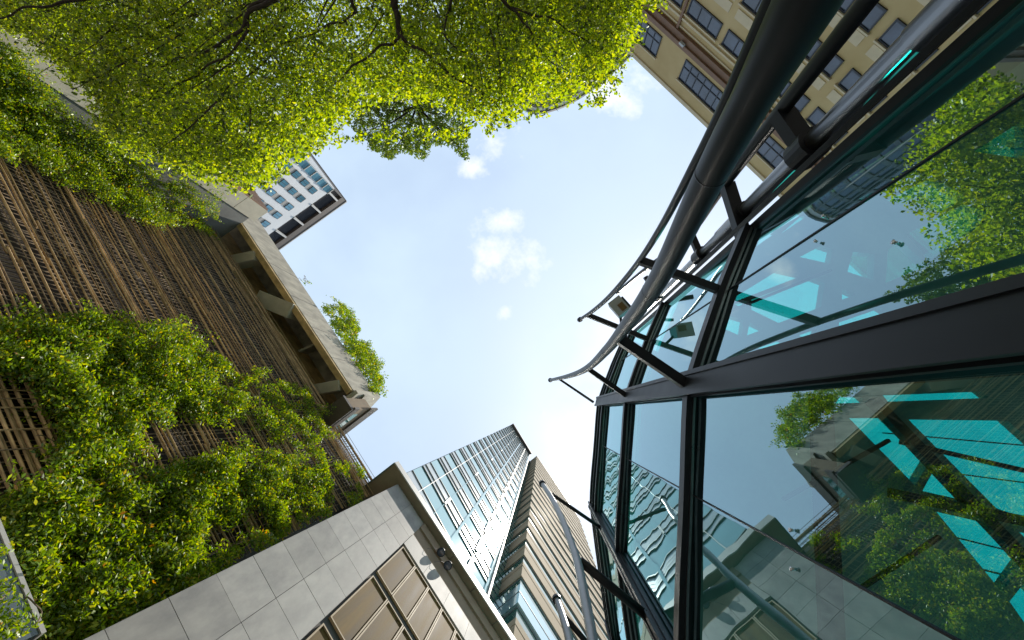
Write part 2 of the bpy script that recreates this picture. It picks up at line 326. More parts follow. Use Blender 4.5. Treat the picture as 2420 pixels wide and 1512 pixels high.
for pb, z, w_, e in (((1843, 265), 3.85, .085, pp), ((1705, 452), 5.2, .075, V[0]), ((1640, 540), 6.7, .05, pp), ((1556, 612), 9.2, .045, pp), ((1500, 655), 11.2, .035, pp)):
    p = at_plane(pb, (-.82, -3.68), (.45, .89)); strut(Vector((p.x, p.y, z)), Vector((e.x, e.y, z)), b3, w_, w_ * .9, True)
c2 = V[4] + mitre(4) * .1
for px0, z, r_ in (((1303, 1167), 12.4, .04), ((1370, 1325), 7.4, .06)):
    p = at_plane(px0, (1.75, .85), (.57, .82)); strut(p, Vector((c2.x, c2.y, p.z)), b2, r_, r_)
c3 = V[5] + mitre(5) * .1
p = at_plane((1333, 1456), (3.67, 2.25), (.55, .83)); strut(p, Vector((c3.x, c3.y, p.z)), b4, .06, .06)
# ceiling slab with skylight openings
ZC = 8.0
holes = [[(1974, 953), (1984, 938), (2034, 938), (2049, 951)], [(2085, 934), (2319, 925), (2338, 940), (2098, 949)], [(2006, 988), (2092, 988), (2196, 1090), (2162, 1147)],
         [(2208, 1107), (2287, 1184), (2179, 1160)], [(2146, 991), (2381, 994), (2500, 1100), (2520, 1255), (2354, 1201)], [(2212, 1209), (2337, 1238), (2417, 1330), (2367, 1399)],
         [(2385, 1421), (2419, 1378), (2520, 1480), (2440, 1500)], [(2408, 1257), (2470, 1272), (2500, 1350)],
         [(1889, 607), (1940, 580), (1968, 589), (1960, 623)], [(1736, 702), (1839, 638), (1896, 651), (1737, 712)], [(1775, 732), (1775, 708), (1915, 655), (1949, 667), (1940, 725), (1839, 763)],
         [(1734, 719), (1763, 711), (1762, 729)], [(1721, 746), (1758, 757), (1752, 795), (1714, 778)], [(1771, 762), (1804, 778), (1765, 792)], [(1989, 683), (2021, 696), (1989, 708)],
         [(1982, 762), (2081, 728), (2100, 740), (1982, 772)], [(1888, 792), (1931, 777), (1929, 786), (1895, 798)], [(1792, 822), (1847, 803), (1858, 809), (1802, 826)],
         [(2002, 642), (2015, 595), (2066, 600), (2064, 663)], [(2092, 668), (2098, 590), (2128, 567), (2192, 627)], [(2095, 475), (2187, 427), (2229, 433), (2283, 467), (2220, 500)],
         [(2300, 358), (2419, 283), (2419, 375)], [(2141, 554), (2275, 483), (2332, 500), (2312, 533), (2195, 617)],
         [(1830, 545), (1905, 500), (1915, 505), (1845, 552)], [(2030, 470), (2060, 452), (2075, 458), (2045, 480)]]
outer = [(V[i] - mitre(i) * .13) for i in range(len(V))] + [Vector((18, 2, 0)), Vector((18, -14, 0)), Vector((.55, -14, 0))]
cu = bpy.data.curves.new('c', 'CURVE'); cu.dimensions = '2D'; cu.fill_mode = 'BOTH'; cu.extrude = .09
for poly in [outer] + [[at_z(p, ZC) for p in h] for h in holes]:
    sp = cu.splines.new('POLY'); sp.points.add(len(poly) - 1); sp.use_cyclic_u = True
    for k, p in enumerate(poly): sp.points[k].co = (p[0], p[1], 0, 1)
tmp = bpy.data.objects.new('tmp', cu); col.objects.link(tmp); dg = bpy.context.evaluated_depsgraph_get()
me = bpy.data.meshes.new_from_object(tmp.evaluated_get(dg)); bpy.data.objects.remove(tmp); me.materials.clear(); me.materials.append(M['ceil'])
for p_ in me.polygons: p_.material_index = 0
co = bpy.data.objects.new('ceiling_slab', me); col.objects.link(co); co.parent = pod; co.location = (0, 0, ZC + .09)
q = MB(); q.prism([(p[0], p[1], ZC + .42) for p in outer], (0, 0, .02)); q.build('roof_glass', M['roofglass'], pod)
q = MB()
for i in range(len(V) - 1):
    a0, a1 = V[i] - mitre(i) * .14, V[i] - mitre(i) * 2.1; b0_, b1_ = V[i + 1] - mitre(i + 1) * .14, V[i + 1] - mitre(i + 1) * 2.1
    q.prism([(p.x, p.y, 12.75) for p in (a0, a1, b1_, b0_)], (0, 0, .2))
q.build('roof_edge_slab', M['ceil'], pod)
def ibeam(a, b, z, w_, h_=.12): s_ = MB(); s_.bar(at_z(a, z), at_z(b, z), w_, h_); s_.build('roof_beam', M['inner'], pod)
ibeam((2130, 1045), (2520, 1135), 7.9, .07); ibeam((2090, 1023), (2419, 1052), 8.3, .02); ibeam((2190, 1110), (2419, 1140), 8.3, .02)
ibeam((2130, 1045), (2200, 1060), 8.3, .02); ibeam((2060, 945), (2440, 1345), 7.85, .16, .18); ibeam((2105, 1165), (2440, 1235), 7.8, .16, .16)
ibeam((1938, 930), (1965, 1512), 7.6, .34, .1); ibeam((2180, 1250), (2419, 1310), 8.3, .02); ibeam((2300, 1340), (2419, 1370), 8.3, .02)
ibeam((2030, 1392), (2220, 1268), 7.3, .05, .06); ibeam((1850, 1180), (2100, 1040), 7.5, .05, .06)
ibeam((1700, 745), (1960, 640), 7.9, .05)
for i, pxs in ((3, [(1875, 1253), (1878, 1345)]), (0, [(1932, 572), (1950, 512)]), (1, [(2120, 575)])):
    for p in pxs:
        P = at_plane(p, V[i], facet_n(i)); n = facet_n(i); s_ = MB(); s_.tube([P + n * .005, P + n * .022], .010, 12); s_.tube([P + n * .022, P + n * .027], .014, 12); s_.build('glass_fitting', M['fit'], pod, True)

# small hooded lamp on the masts
fl = thing('floodlight', 'small square hooded light with amber lining fixed between the curved masts', 'light')
c = at_z((1462, 722), 9.4); q = MB(); q.prism([c + Vector(v) for v in ((-.19, -.16, 0), (.19, -.16, 0), (.19, .16, 0), (-.19, .16, 0))], (.05, -.05, .3)); q.build('housing', M['lampw'], fl)
q = MB(); q.box((c.x - .03, c.y - .11, c.z - .02), (c.x + .15, c.y + .02, c.z - .003)); q.build('lens', M['amber'], fl)
q = MB(); q.tube([c + Vector((.1, 0, .2)), c + Vector((.45, .25, .25))], .03, 8); q.build('bracket', M['steel'], fl)

# ------------------------------------------------------------------ bamboo screened building
YB = 7.45
bam = thing('screened_building', 'tall building clad in a brown bamboo lattice with a concrete frame on top', 'building')
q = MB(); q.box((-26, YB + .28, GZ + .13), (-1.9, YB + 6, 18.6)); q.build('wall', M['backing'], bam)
q = MB(); z = 4.6
while z < 19.05:
    big = random.random() < .5; r_ = random.uniform(.021, .032) if big else random.uniform(.009, .015)
    x = -17.
    while x < -1.75:
        L = random.uniform(2.5, 7); x1 = min(x + L, -1.72 if z > 17.8 else -1.75); dz = random.uniform(-.03, .03); yy = YB + random.uniform(-.02, .05)
        if random.random() < .93:
            q.tube([(x - .1, yy, z + dz), ((x + x1) / 2, yy + random.uniform(-.02, .02), z + random.uniform(-.02, .02)), (x1 + .1, yy + .02, z + random.uniform(-.03, .03))], r_, 6, 0 if (big or random.random() < .4) else 1)
        x = x1
    z += random.choice((.055, .085, .12, .16, .20))
x = -17
while x < -1.72:
    q.tube([(x, YB + .09, GZ + .2), (x + random.uniform(-.03, .03), YB + .10, 9), (x, YB + .09, 19.0)], random.uniform(.009, .016), 5, 1)
    x += random.uniform(.09, .2)
x = -8.2
while x < -1.8:
    z0_ = random.uniform(2, 7); q.tube([(x, YB - .045, z0_), (x + random.uniform(-.04, .04), YB - .05, z0_ + 1.5), (x, YB - .045, z0_ + random.uniform(2.5, 5))], random.uniform(.010, .015), 5, random.choice((0, 1)))
    x += random.uniform(.16, .42)
q.build('bamboo_lattice', [M['bamboo'], M['bamboo2']], bam)
# roof frame
YF = 6.42
q = MB()
q.prism([(-19.5, YF, 19.75), (-6.15, YF, 19.75), (-6.15, YF, 22.4), (-19.5, YF, 22.4)], (0, .34, 0)); q.build('roof_fascia', M['conc'], bam)
q = MB()
for x in (-14.4, -12.2, -10.1, -8.2): q.box((x - .012, YF - .006, 19.76), (x + .012, YF + .02, 22.39))
q.build('fascia_joint', M['seam'], bam)
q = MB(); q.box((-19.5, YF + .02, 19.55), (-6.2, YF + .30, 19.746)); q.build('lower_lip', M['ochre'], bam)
q = MB(); q.box((-26, YF + .34, 21.9), (-6.2, 13, 22.35)); q.build('roof_slab', M['conc'], bam)
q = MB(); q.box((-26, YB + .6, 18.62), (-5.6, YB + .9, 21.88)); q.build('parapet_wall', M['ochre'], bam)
def cbeam(a, b, w_, z0, h_, mt='concl'):
    q = MB(); a = Vector(a); b = Vector(b); q.bar((a.x, a.y, z0 + h_ / 2), (b.x, b.y, z0 + h_ / 2), w_, h_); q.build('cross_beam', M[mt], bam, bevel=.02)
cbeam((-13.0, 7.75), (-11.3, 6.74), .75, 19.4, .8); cbeam((-7.35, 7.9), (-6.75, 6.74), .5, 19.4, .8); cbeam((-15.6, 7.9), (-15.0, 6.74), .5, 19.4, .8)
cbeam((-9.9, 7.9), (-9.6, 6.74), .12, 20.6, .9, 'conc')
q = MB(); q.prism([(-6.15, YF - .1, 20.4), (-5.85, YF - .1, 20.4), (-5.5, 8.2, 20.4), (-6.0, 8.2, 20.4)], (0, 0, 2.05)); q.build('end_fascia', M['conc'], bam)
q = MB(); q.prism([(-6.14, 6.3, 19.7), (-5.95, 6.3, 19.7), (-5.75, 8.2, 19.0), (-6.1, 8.2, 19.0)], (0, 0, .7)); q.build('end_fascia', M['concl'], bam)
# roof box at the end
q = MB(); q.box((-5.75, 6.32, 17.95), (-5.0, 9, 18.15)); q.build('box_soffit', M['crown'], bam)
q = MB(); q.box((-5.7, 6.4, 18.15), (-5.08, 9, 20.4)); q.build('box_wall', M['soffit'], bam)
q = MB(); q.box((-5.08, 6.25, 18.15), (-4.98, 9, 18.6)); q.box((-5.08, 6.25, 19.9), (-4.98, 9, 20.72)); q.build('box_trim', M['crown'], bam)
q = MB(); q.box((-5.08, 6.7, 18.7), (-5.03, 7.7, 19.3)); q.build('window', M['greenglass'], bam)
# shop-front ledge bottom left
ld = thing('shopfront_ledge', 'glossy blue-grey ledge of a shopfront at the foot of the bamboo wall, bottom left', 'ledge')
q = MB(); q.box((-9, 6.72, 2.6), (-1.72, 7.1, 5.66)); q.build('fascia', M['ledge'], ld)
q = MB(); q.box((-9, 6.70, 5.664), (-1.70, 7.12, 5.72)); q.build('capping', M['trim'], ld)

# beige cornered block beyond the bamboo wall
blk = thing('concrete_block', 'beige concrete building corner with brown slatted side behind the tree, far left', 'building')
q = MB(); q.box((-24, 5.08, GZ + .13), (-17.05, 5.9, 19.9)); q.build('wall', M['seam'], blk)
q = MB(); z = 5
for z1 in (7.1, 9.9, 12.7, 15.5, 18.3, 19.9): q.box((-17.05, 5.06, z + .03), (-17.0, 5.92, z1)); z = z1
q.build('concrete_panel', M['concl'], blk)
q = MB(); q.box((-24, 5.95, GZ + .13), (-17.1, 7.9, 19.6)); q.build('return_wall', M['concg'], blk)
q = MB(); k = 0
for xx in np.arange(-23.8, -17.1, .19): q.box((xx, 4.98, 4), (xx + .1, 5.06, 19.85))
q.build('slats', M['brown'], blk)
q = MB()
for zz in np.arange(4.5, 19.9, 2.8): q.box((-24, 4.93, zz), (-17.02, 4.975, zz + .12))
q.build('rail', M['soffit'], blk)

# ------------------------------------------------------------------ stone pavilion
YS = 6.4
stn = thing('stone_building', 'grey granite pier with bronze windows and an overhanging roof, bottom centre', 'building')
q = MB(); q.box((-1.32, YS + .03, GZ + .13), (.51, YS + 1.1, 17.9)); q.box((.51, YS + .06, GZ + .13), (9, YS + 3, 17.9)); q.build('core_wall', M['seam'], stn)
q = MB(); zz = [GZ + .13, -.6, .4] + [k + .05 for k in range(1, 18)] + [17.92]
for a, b in zip(zz[:-1], zz[1:]):
    for x0, x1 in ((-1.335, -.392), (-.382, .53)):
        q.box((x0, YS + random.uniform(-.0015, .0015), a + .006), (x1, YS + .03, b - .006))
q.build('stone_cladding', M['stone'], stn)
q = MB(); q.box((-1.345, YS + .03, GZ + .13), (-1.32, YS + 1.1, 17.9)); q.build('edge_trim', M['trim'], stn)
q = MB(); x = .54
while x < 8: q.box((x, YS - .02, 15.36), (x + 1.15, YS + .06, 16.42)); x += 1.158
q.build('frieze', M['stone'], stn)
q = MB(); q.box((.53, YS + .02, 16.43), (9, YS + .06, 17.9)); q.box((.53, YS - .05, 17.3), (9, YS + .02, 17.9)); q.build('bronze_band', M['soffit'], stn)
q = MB(); q.box((-2.08, 6.12, 18.06), (9, 9.5, 18.3)); q.build('roof_soffit', M['soffit'], stn)
q = MB()
for x in (2.2, 3.6, 5.0): q.box((x - .008, 6.15, 18.045), (x + .008, 6.5, 18.06))
q.build('soffit_joint', M['seam'], stn)
q = MB(); q.box((-2.12, 6.07, 18.04), (9, 6.12, 18.5)); q.build('roof_edge', M['trim'], stn)
q = MB(); q.box((-2.14, 6.12, 18.04), (-2.08, 9.5, 18.5)); q.build('roof_edge', M['twdark'], stn)
def gwin(x0, x1, z0, z1):
    q = MB(); t_ = .035; y0 = YS - .01; y1 = YS + .05
    q.box((x0, y0, z0), (x0 + t_, y1, z1)); q.box((x1 - t_, y0, z0), (x1, y1, z1)); q.box((x0 + t_, y0, z0), (x1 - t_, y1, z0 + t_)); q.box((x0 + t_, y0, z1 - t_), (x1 - t_, y1, z1))
    f = q.build('window', M['gold'], stn); q = MB()
    q.box((x0 + t_, YS + .025, z0 + t_), (x1 - t_, YS + .045, z1 - t_))
    q.build('bronze_panel', M['bronze'], f)
for z0, z1 in ((12.92, 15.2), (10.2, 12.62), (7.4, 9.9)):
    for k in range(6): x0 = .60 + k * .765; gwin(x0, x0 + .745, z0, z1)
# twin spotlights on the soffit edge
def spot(x, y, z, label):
    t = thing('spotlight', label, 'spotlight', 'spotlights under the stone roof')
    q = MB(); q.tube([(x, y, z), (x, y, z + .13)], [.165, .13], 20); q.tube([(x, y, z + .13), (x, y, z + .2)], [.13, .05], 20); q.build('housing', M['frame'], t, True)
    q = MB(); q.tube([(x, y, z - .012), (x, y, z + .012)], .135, 20); q.build('lens', M['winglass'], t)
    q = MB(); q.tube([(x, y, z + .17), (x + .05, y + .05, z + .5), (x + .05, 6.3, z + .55)], .016, 6); q.build('bracket', M['frame'], t)
    q = MB(); q.tube([(x - .02, y, z + .1), (x - .3, 6.2, z - .25), (x - .45, 6.32, z - .5)], .006, 5); q.build('cable', M['frame'], t)
spot(1.70, 6.17, 17.15, 'round spotlight on a bracket below the stone roof edge, the one nearer the pier')
spot(2.2, 6.17, 17.0, 'round spotlight on a bracket below the stone roof edge, the one farther from the pier')

# ------------------------------------------------------------------ glass tower and tan tower
HT = 150.
A = Vector((-3.6, 10.95, 0)); B = Vector((8.0, 12.0, 0)); tt = (B - A).normalized(); nn = Vector((tt.y, -tt.x, 0))
tw = thing('glass_tower', 'tall pale teal glass office tower with thin dark floor lines, bottom centre', 'tower')
def tp(u, z, o=0.): p = A + tt * u + nn * o; return Vector((p.x, p.y, z))
def uleft(z): return .85 - .5 * max(0, z - 40) / 110
def tbox(mb, u0, u1, z0, z1, o0, o1, mi=0): mb.prism([tp(u0, z0, o0), tp(u1, z0, o0), tp(u1, z1, o0), tp(u0, z1, o0)], nn * (o1 - o0), mi)
q = MB(); q.prism([tp(.9, GZ, -.12), tp(11.7, GZ, -.12), tp(11.7, HT - .5, -.12), tp(.45, HT - .5, -.12)], -nn * 8); q.build('core_wall', M['twdark'], tw)
UV = (2.5, 4.5, 6.9, 9.4)
f = -1.2 - 5.6
while f < HT - 3:
    f += 5.6
    if f + 5.6 < 14: continue
    ul = uleft(f)
    q = MB(); tbox(q, ul, 11.9, f + 2.68, min(f + 5.52, HT - .6), -.1, 0); q.build('window_band', M['twglass'], tw)
    q = MB(); tbox(q, ul, 11.9, f + 1.06, f + 2.52, -.1, .02); tbox(q, ul, 11.9, f + .12, f + .98, -.1, .01, 0); q.build('spandrel_panel', M['twpanel'], tw)
    q = MB()
    for a in (0, 1.0, 2.6): tbox(q, ul, 11.9, f + a - .045, f + a + .045, -.05, .10)
    if int(f / 5.6) % 2: tbox(q, ul + 2, 11.9, f + 1.5, f + 1.56, 0, .03); tbox(q, ul + 2, 11.9, f + 1.9, f + 1.96, 0, .03)
    tbox(q, 9.1, 9.45, f + 1.4, f + 5.0, .02, .2)
    if int(f / 5.6) % 3 == 0: tbox(q, 4.4, 4.62, f + .1, f + 2.4, .02, .15)
    q.build('floor_rail', M['twdark'], tw)
q = MB(); tbox(q, 2.47, 2.53, 12, HT - .6, .02, .12); tbox(q, 11.75, 11.95, 12, HT - .6, .0, .28); q.build('mullion', M['trim'], tw)
q = MB(); tbox(q, 4.47, 4.53, 12, HT - .6, .0, .10); tbox(q, 6.75, 7.0, 12, HT - .6, .0, .16); tbox(q, 11.4, 11.7, 12, HT - .6, .0, .12); q.build('mullion', M['twglass'], tw)
q = MB(); tbox(q, .35, 11.95, HT - 1.6, HT, -1, .9); q.build('roof_crown', M['crown'], tw)

X1, Y1 = 9.75, 10.05
tn = thing('banded_tower', 'tall beige office tower with stacked stone bands and green window strips', 'tower')
fx = Vector((1, .045, 0)).normalized(); fn = Vector((fx.y, -fx.x, 0))
def np_(u, z, o): p = Vector((X1, Y1, 0)) + fx * u + fn * o; return Vector((p.x, p.y, z))
LX = 23.0
def lprism(mb, z0, z1, o, u1=LX, mi=0):   # L-shaped band round the corner, protruding o from the glass line
    a = np_(-o, 0, o); b = np_(u1, 0, o); e = np_(u1, 0, -3); c = Vector((X1 - o, Y1 + 2.6, 0)); d = Vector((X1 + 3, Y1 + 2.6, 0)); i_ = np_(3, 0, -3)
    mb.prism([(p.x, p.y, z0) for p in (a, b, e, i_, d, c)], (0, 0, z1 - z0), mi)
f = 35.1 - 5.6 * 4
q = MB(); lprism(q, GZ, HT - 1, -.30); q.build('core_wall', M['seam'], tn)
while f < HT - 3:
    top = min(f + 3.55, HT)
    if abs(f - 35.1) > .1:
        q = MB(); lprism(q, f, f + 1.1, .05); lprism(q, f + 1.1, top - .9, .0); lprism(q, top - .9, top, .03); q.build('stone_band', M['tanband'], tn)
    else:
        q = MB(); lprism(q, f, top, .12); q.build('bay_glass', M['blueglass'], tn)
        q = MB(); lprism(q, f + 1.9, f + 2.0, .15); q.build('bay_rail', M['twdark'], tn)
    q = MB(); lprism(q, top, min(f + 5.35, HT), -.10); q.build('window_band', M['greenglass'], tn)
    q = MB(); lprism(q, min(f + 5.35, HT), min(f + 5.6, HT + .3), -.05); q.build('window_head', M['twdark'], tn)
    f += 5.6
# recessed link between the towers
q = MB(); q.box((7.9, 12.5, GZ), (9.9, 16, HT - 8)); 
for z in np.arange(15, HT - 9, 1.4): q.box((7.95, 12.44, z), (9.8, 12.5, z + .1), 1)
q.build('link_wall', [M['greenglass'], M['twdark']], tn)
q = MB(); q.box((X1 + .2, Y1 + 2.6, GZ), (X1 + 8, Y1 + 8, HT - .6)); q.build('rear_wall', M['tanband'], tn)

# ------------------------------------------------------------------ white hotel
hx = -44.5
ho = thing('white_hotel', 'white building with square blue windows and dark louvred crown above the concrete frame', 'building')
q = MB(); q.box((-62, 4.4, GZ), (hx, 20, 55.9)); q.build('wall', M['white'], ho)
def xbox(mb, y0, y1, z0, z1, d0, d1): mb.box((hx + d0, y0, z0), (hx + d1, y1, z1))
for j, yc in enumerate((6.74, 8.77, 10.8, 12.82, 14.87, 16.9)):
    for k in range(11):
        zc_ = 53.55 - 2.07 * k
        if k == 0 and j in (1,) or zc_ < 33: pass
        q = MB(); xbox(q, yc - .50, yc + .50, zc_ - .62, zc_ + .62, .004, .10); fr = q.build('window', M['frame'], ho)
        q = MB(); xbox(q, yc - .42, yc - .03, zc_ - .54, zc_ + .54, .101, .12); xbox(q, yc + .03, yc + .42, zc_ - .54, zc_ + .54, .101, .12); q.build('pane', M['hglass'], fr)
    q = MB(); xbox(q, yc - .46, yc + .46, 30, 54.3, .001, .05); q.build('grey_panel', M['greyp'], ho)
for k in range(16):
    z1 = 55.6 - 1.6 * k; q = MB(); xbox(q, 4.5, 5.55, z1 - 1.4, z1, .01, .18); q.build('bay_window', M['hglass'], ho)
q = MB()
for k in range(16): z1 = 55.7 - 1.6 * k; q = MB(); xbox(q, 4.45, 5.6, z1 - .05, z1 + .05, .1, .3); q.build('bay_rail', M['trim'], ho)
q = MB(); q.box((-62, 4.45, 55.9), (hx - .5, 20, 59.6)); q.build('crown_wall', M['crown'], ho)
q = MB()
for z in np.arange(56.1, 58.4, .26): xbox(q, 5.3, 20, z, z + .12, -.5, -.3)
q.build('louvre', M['frame'], ho)
q = MB(); xbox(q, 4.35, 20, 58.5, 60, -.5, .05); q.box((-62, 4.32, 55.9), (hx + .02, 4.45, 60)); q.build('crown_band', M['crown'], ho)
q = MB(); xbox(q, 4.28, 20, 59.85, 60.02, -.5, .12); q.box((-62, 4.2, 59.85), (hx, 4.35, 60.02)); q.build('roof_edge', M['trim'], ho)
for yy in (5.25, 8.4, 11.6, 14.8):
    q = MB(); xbox(q, yy - .13, yy + .13, 55.95, 58.5, -.3, .12); q.build('fin', M['trim'], ho)
q = MB(); q.box((-62, 4.26, 20), (hx + .05, 4.4, 55.9)); q.build('side_wall', M['white'], ho)

# ------------------------------------------------------------------ ochre building, top right
YT = -27.4
oc = thing('ochre_building', 'ochre rendered building with rows of dark windows and brown cornice, top right', 'building')
q = MB(); q.box((-45, YT - 14, GZ), (16, YT, 34.6)); q.build('wall', M['tan'], oc)
q = MB(); q.box((-45, YT, 34.6), (16, YT - 14, 35)); q.box((-45.0, YT + .001, 34.55), (16, YT + .12, 34.95)); q.build('parapet', M['tan2'], oc)
q = MB(); q.box((-45, YT + .002, 29.75), (16, YT + .45, 30.15)); q.box((-45, YT + .002, 29.2), (16, YT + .28, 29.745)); q.build('cornice', M['brown'], oc)
q = MB(); q.box((-45, YT + .002, 28.25), (16, YT + .12, 28.42)); q.box((-45, YT + .002, 28.9), (16, YT + .10, 29.0)); q.build('string_course', M['tan2'], oc)
q = MB(); q.box((-17.15, YT + .002, 18), (-16.95, YT + .2, 29.2)); q.build('rain_pipe', M['brown'], oc)
def owin(x0, x1, z0, z1, nx, nz_=1):
    q = MB(); y0 = YT + .002; y1 = YT + .09; t_ = .09
    q.box((x0, y0, z0), (x0 + t_, y1, z1)); q.box((x1 - t_, y0, z0), (x1, y1, z1)); q.box((x0 + t_, y0, z1 - t_), (x1 - t_, y1, z1)); q.box((x0 + t_, y0, z0), (x1 - t_, y1, z0 + t_ * 1.3))
    for k in range(1, nx): xm = x0 + (x1 - x0) * k / nx; q.box((xm - .035, y0, z0 + t_ * 1.31), (xm + .035, y1 - .005, z1 - t_ * 1.01))
    if nz_ > 1: zm = z0 + (z1 - z0) * .36; q.box((x0 + t_, y0, zm - .04), (x1 - t_, y1 - .01, zm + .04))
    f = q.build('window', M['frame'], oc)
    q = MB(); q.box((x0 + .04, YT + .003, z0 + .04), (x1 - .04, YT + .03, z1 - .04)); q.build('pane', M['winglass'], f)
    q = MB(); q.box((x0 - .12, YT + .003, z1 + .01), (x1 + .12, YT + .2, z1 + .12)); q.build('sill', M['tan2'], f)
cols = [(-24.2, -20.9, 3), (-20.4, -17.4, 3), (-16.75, -13.58, 3), (-13.0, -10.75, 2), (-9.9, -7.9, 2), (-7.75, -6.93, 1), (-6.12, -5.2, 1), (-4.55, -3.5, 1), (-2.9, -1.9, 1), (-1.2, -.2, 1), (1.2, 2.2, 1), (4, 5, 1)]
for r_i, (z0, z1) in enumerate(((26.5, 27.78), (23.18, 24.48), (19.86, 21.2), (16.5, 17.85), (13.2, 14.5))):
    for x0, x1, nx in cols: owin(x0, x1, z0, z1, nx)
for x0, x1, nx in ((-23.2, -18.22, 6), (-15.3, -10.5, 6), (-6.0, -3.45, 3), (-1.5, 1.2, 3)): owin(x0, x1, 30.98, 33.08, nx, 2)
for z0 in (24.92, 21.47, 18.1, 14.8):
    for x0, x1, nx in cols:
        q = MB(); q.box((x0, YT + .003, z0), (x1, YT + .05, z0 + .7)); q.build('pale_panel', M['tan2'], oc)
sc_ = thing('security_camera', 'small white security camera on the ochre wall below the cornice', 'camera')
c = at_y((1612, 105), YT + .5); q = MB(); q.box((c.x - .3, c.y - .12, c.z - .12), (c.x + .2, c.y + .12, c.z + .1)); q.build('housing', M['lampw'], sc_, bevel=.03)
q = MB(); q.tube([(c.x, c.y, c.z), (c.x, YT, c.z + .2)], .05, 8); q.build('arm', M['lampw'], sc_)

# ------------------------------------------------------------------ round tower behind the tree
HR = 80.
rt = thing('round_tower', 'blue-grey glass tower with a curved grey roof rim peeping out behind the tree', 'tower')
outl = [(-.66, -.452), (-.651, -.455), (-.638, -.460), (-.623, -.470), (-.607, -.494), (-.597, -.52), (-.591, -.538), (-.585, -.57), (-.582, -.603), (-.581, -.661), (-.60, -.82), (-.66, -.95), (-.78, -1.02), (-1.0, -.95), (-1.05, -.7), (-.95, -.5), (-.8, -.45)]
cx_, cy_ = -.8, -.72
def rp(s_, z): return [((cx_ + (a - cx_) * s_) * HR, (cy_ + (b - cy_) * s_) * HR, z) for a, b in outl]
q = MB(); q.prism(rp(.965, GZ), (0, 0, HR - .5 - GZ)); q.build('curtain_wall', M['rglass'], rt)
for k in range(20):
    z = HR - 4 - k * 3.6; q = MB(); q.prism(rp(.972, z), (0, 0, .9)); q.build('floor_band', M['rband'], rt)
q = MB(); q.prism(rp(1.0, HR - .5), (0, 0, .5)); q.build('roof_rim', M['rband'], rt)
q = MB(); q.prism(rp(.985, HR - 1.6), (0, 0, 1.0)); q.build('roof_rim', M['trim'], rt)
q = MB()
for i in range(len(outl)):
    a = Vector(rp(.975, 0)[i]); b = Vector(rp(.975, 0)[(i + 1) % len(outl)]); L = (b - a).length; nseg = max(1, int(L / 1.6))
    for k in range(nseg): p = a.lerp(b, k / nseg); q.box((p.x - .12, p.y - .12, 6), (p.x + .12, p.y + .12, HR - 1))
q.build('mullion', M['rband'], rt)

# ------------------------------------------------------------------ foliage
def inpoly(P, poly):
    x, y = P[:, 0], P[:, 1]; r = np.zeros(len(P), bool); n = len(poly)
    for i in range(n):
        x0, y0 = poly[i]; x1, y1 = poly[(i + 1) % n]
        c = ((y0 > y) != (y1 > y)) & (x < (x1 - x0) * (y - y0) / (y1 - y0 + 1e-9) + x0); r ^= c
    return r
def sample(poly, n, hole=None):
    a = np.array(poly); lo, hi = a.min(0), a.max(0); out = np.zeros((0, 2))
    while len(out) < n:
        P = lo + (hi - lo) * rng.random((n * 2, 2)); k = inpoly(P, poly)
        if hole:
            for h in hole: k &= ~inpoly(P, h)
        out = np.vstack([out, P[k]])
    return out[:n]
def plan_np(P):
    d = np.stack([P[:, 0] - W0 / 2, -(P[:, 1] - H0 / 2), np.full(len(P), -F0)], 1) @ ROT.T; return d[:, :2] / d[:, 2:3]
def unit(v): return v / np.linalg.norm(v, axis=1, keepdims=True)
def leaves(name, Cn, L, Wd, mt, parent, nb=None, bias=0.):
    n = len(Cn); ax = unit(rng.normal(size=(n, 3)) * [1, 1, .6] + [0, 0, -.15]); r = rng.normal(size=(n, 3))
    if nb is not None: r = unit(r) + nb * bias
    nm = unit(r - ax * (r * ax).sum(1, keepdims=True)); sd = np.cross(nm, ax)
    s = rng.uniform(.7, 1.3, (n, 1)); L_ = L * s; W_ = Wd * s
    v = np.stack([Cn - ax * L_ * .5, Cn + sd * W_ * .5 - ax * L_ * .08 + nm * W_ * .12, Cn + ax * L_ * .5, Cn - sd * W_ * .5 - ax * L_ * .08 + nm * W_ * .12], 1).reshape(-1, 3)
    me = bpy.data.meshes.new(name); me.vertices.add(4 * n); me.vertices.foreach_set('co', v.ravel()); me.loops.add(4 * n); me.polygons.add(n)
    me.loops.foreach_set('vertex_index', np.arange(4 * n, dtype=np.int32)); me.polygons.foreach_set('loop_start', np.arange(0, 4 * n, 4, dtype=np.int32)); me.polygons.foreach_set('loop_total', np.full(n, 4, np.int32))
    me.update(calc_edges=True); me.materials.append(mt); o = bpy.data.objects.new(name, me); col.objects.link(o); o.parent = parent; return o
def noise3(P, s): return np.array([noise.noise(Vector(p) * s) for p in P])
# big tree
crown = [(-200, -70), (-200, 40), (-40, 60), (60, 75), (130, 150), (215, 225), (250, 310), (330, 365), (430, 405), (500, 415), (590, 440), (640, 412), (660, 372), (720, 352), (780, 308), (822, 270), (865, 232), (960, 222), (1040, 235), (1090, 268), (1140, 285), (1200, 270), (1240, 240), (1310, 235), (1350, 225), (1400, 190), (1455, 150), (1490, 110), (1512, 60), (1500, 10), (1540, -20), (1540, -70)]
tr = thing('leafy_tree', 'large tree with bright yellow-green backlit leaves overhanging from the top edge', 'tree')
P = sample(crown, 9800); pl_ = plan_np(P)
zz = 5.9 + 2.7 * rng.random(len(P)) ** 1.2
Cc = np.column_stack([pl_ * zz[:, None], zz])
nv = noise3(Cc, .55); keep = (nv > -.48) ; Cc = Cc[keep]
rep = 16; n = len(Cc) * rep
off = unit(rng.normal(size=(n, 3))) * (rng.random((n, 1)) ** .5) * [.27, .27, .16]
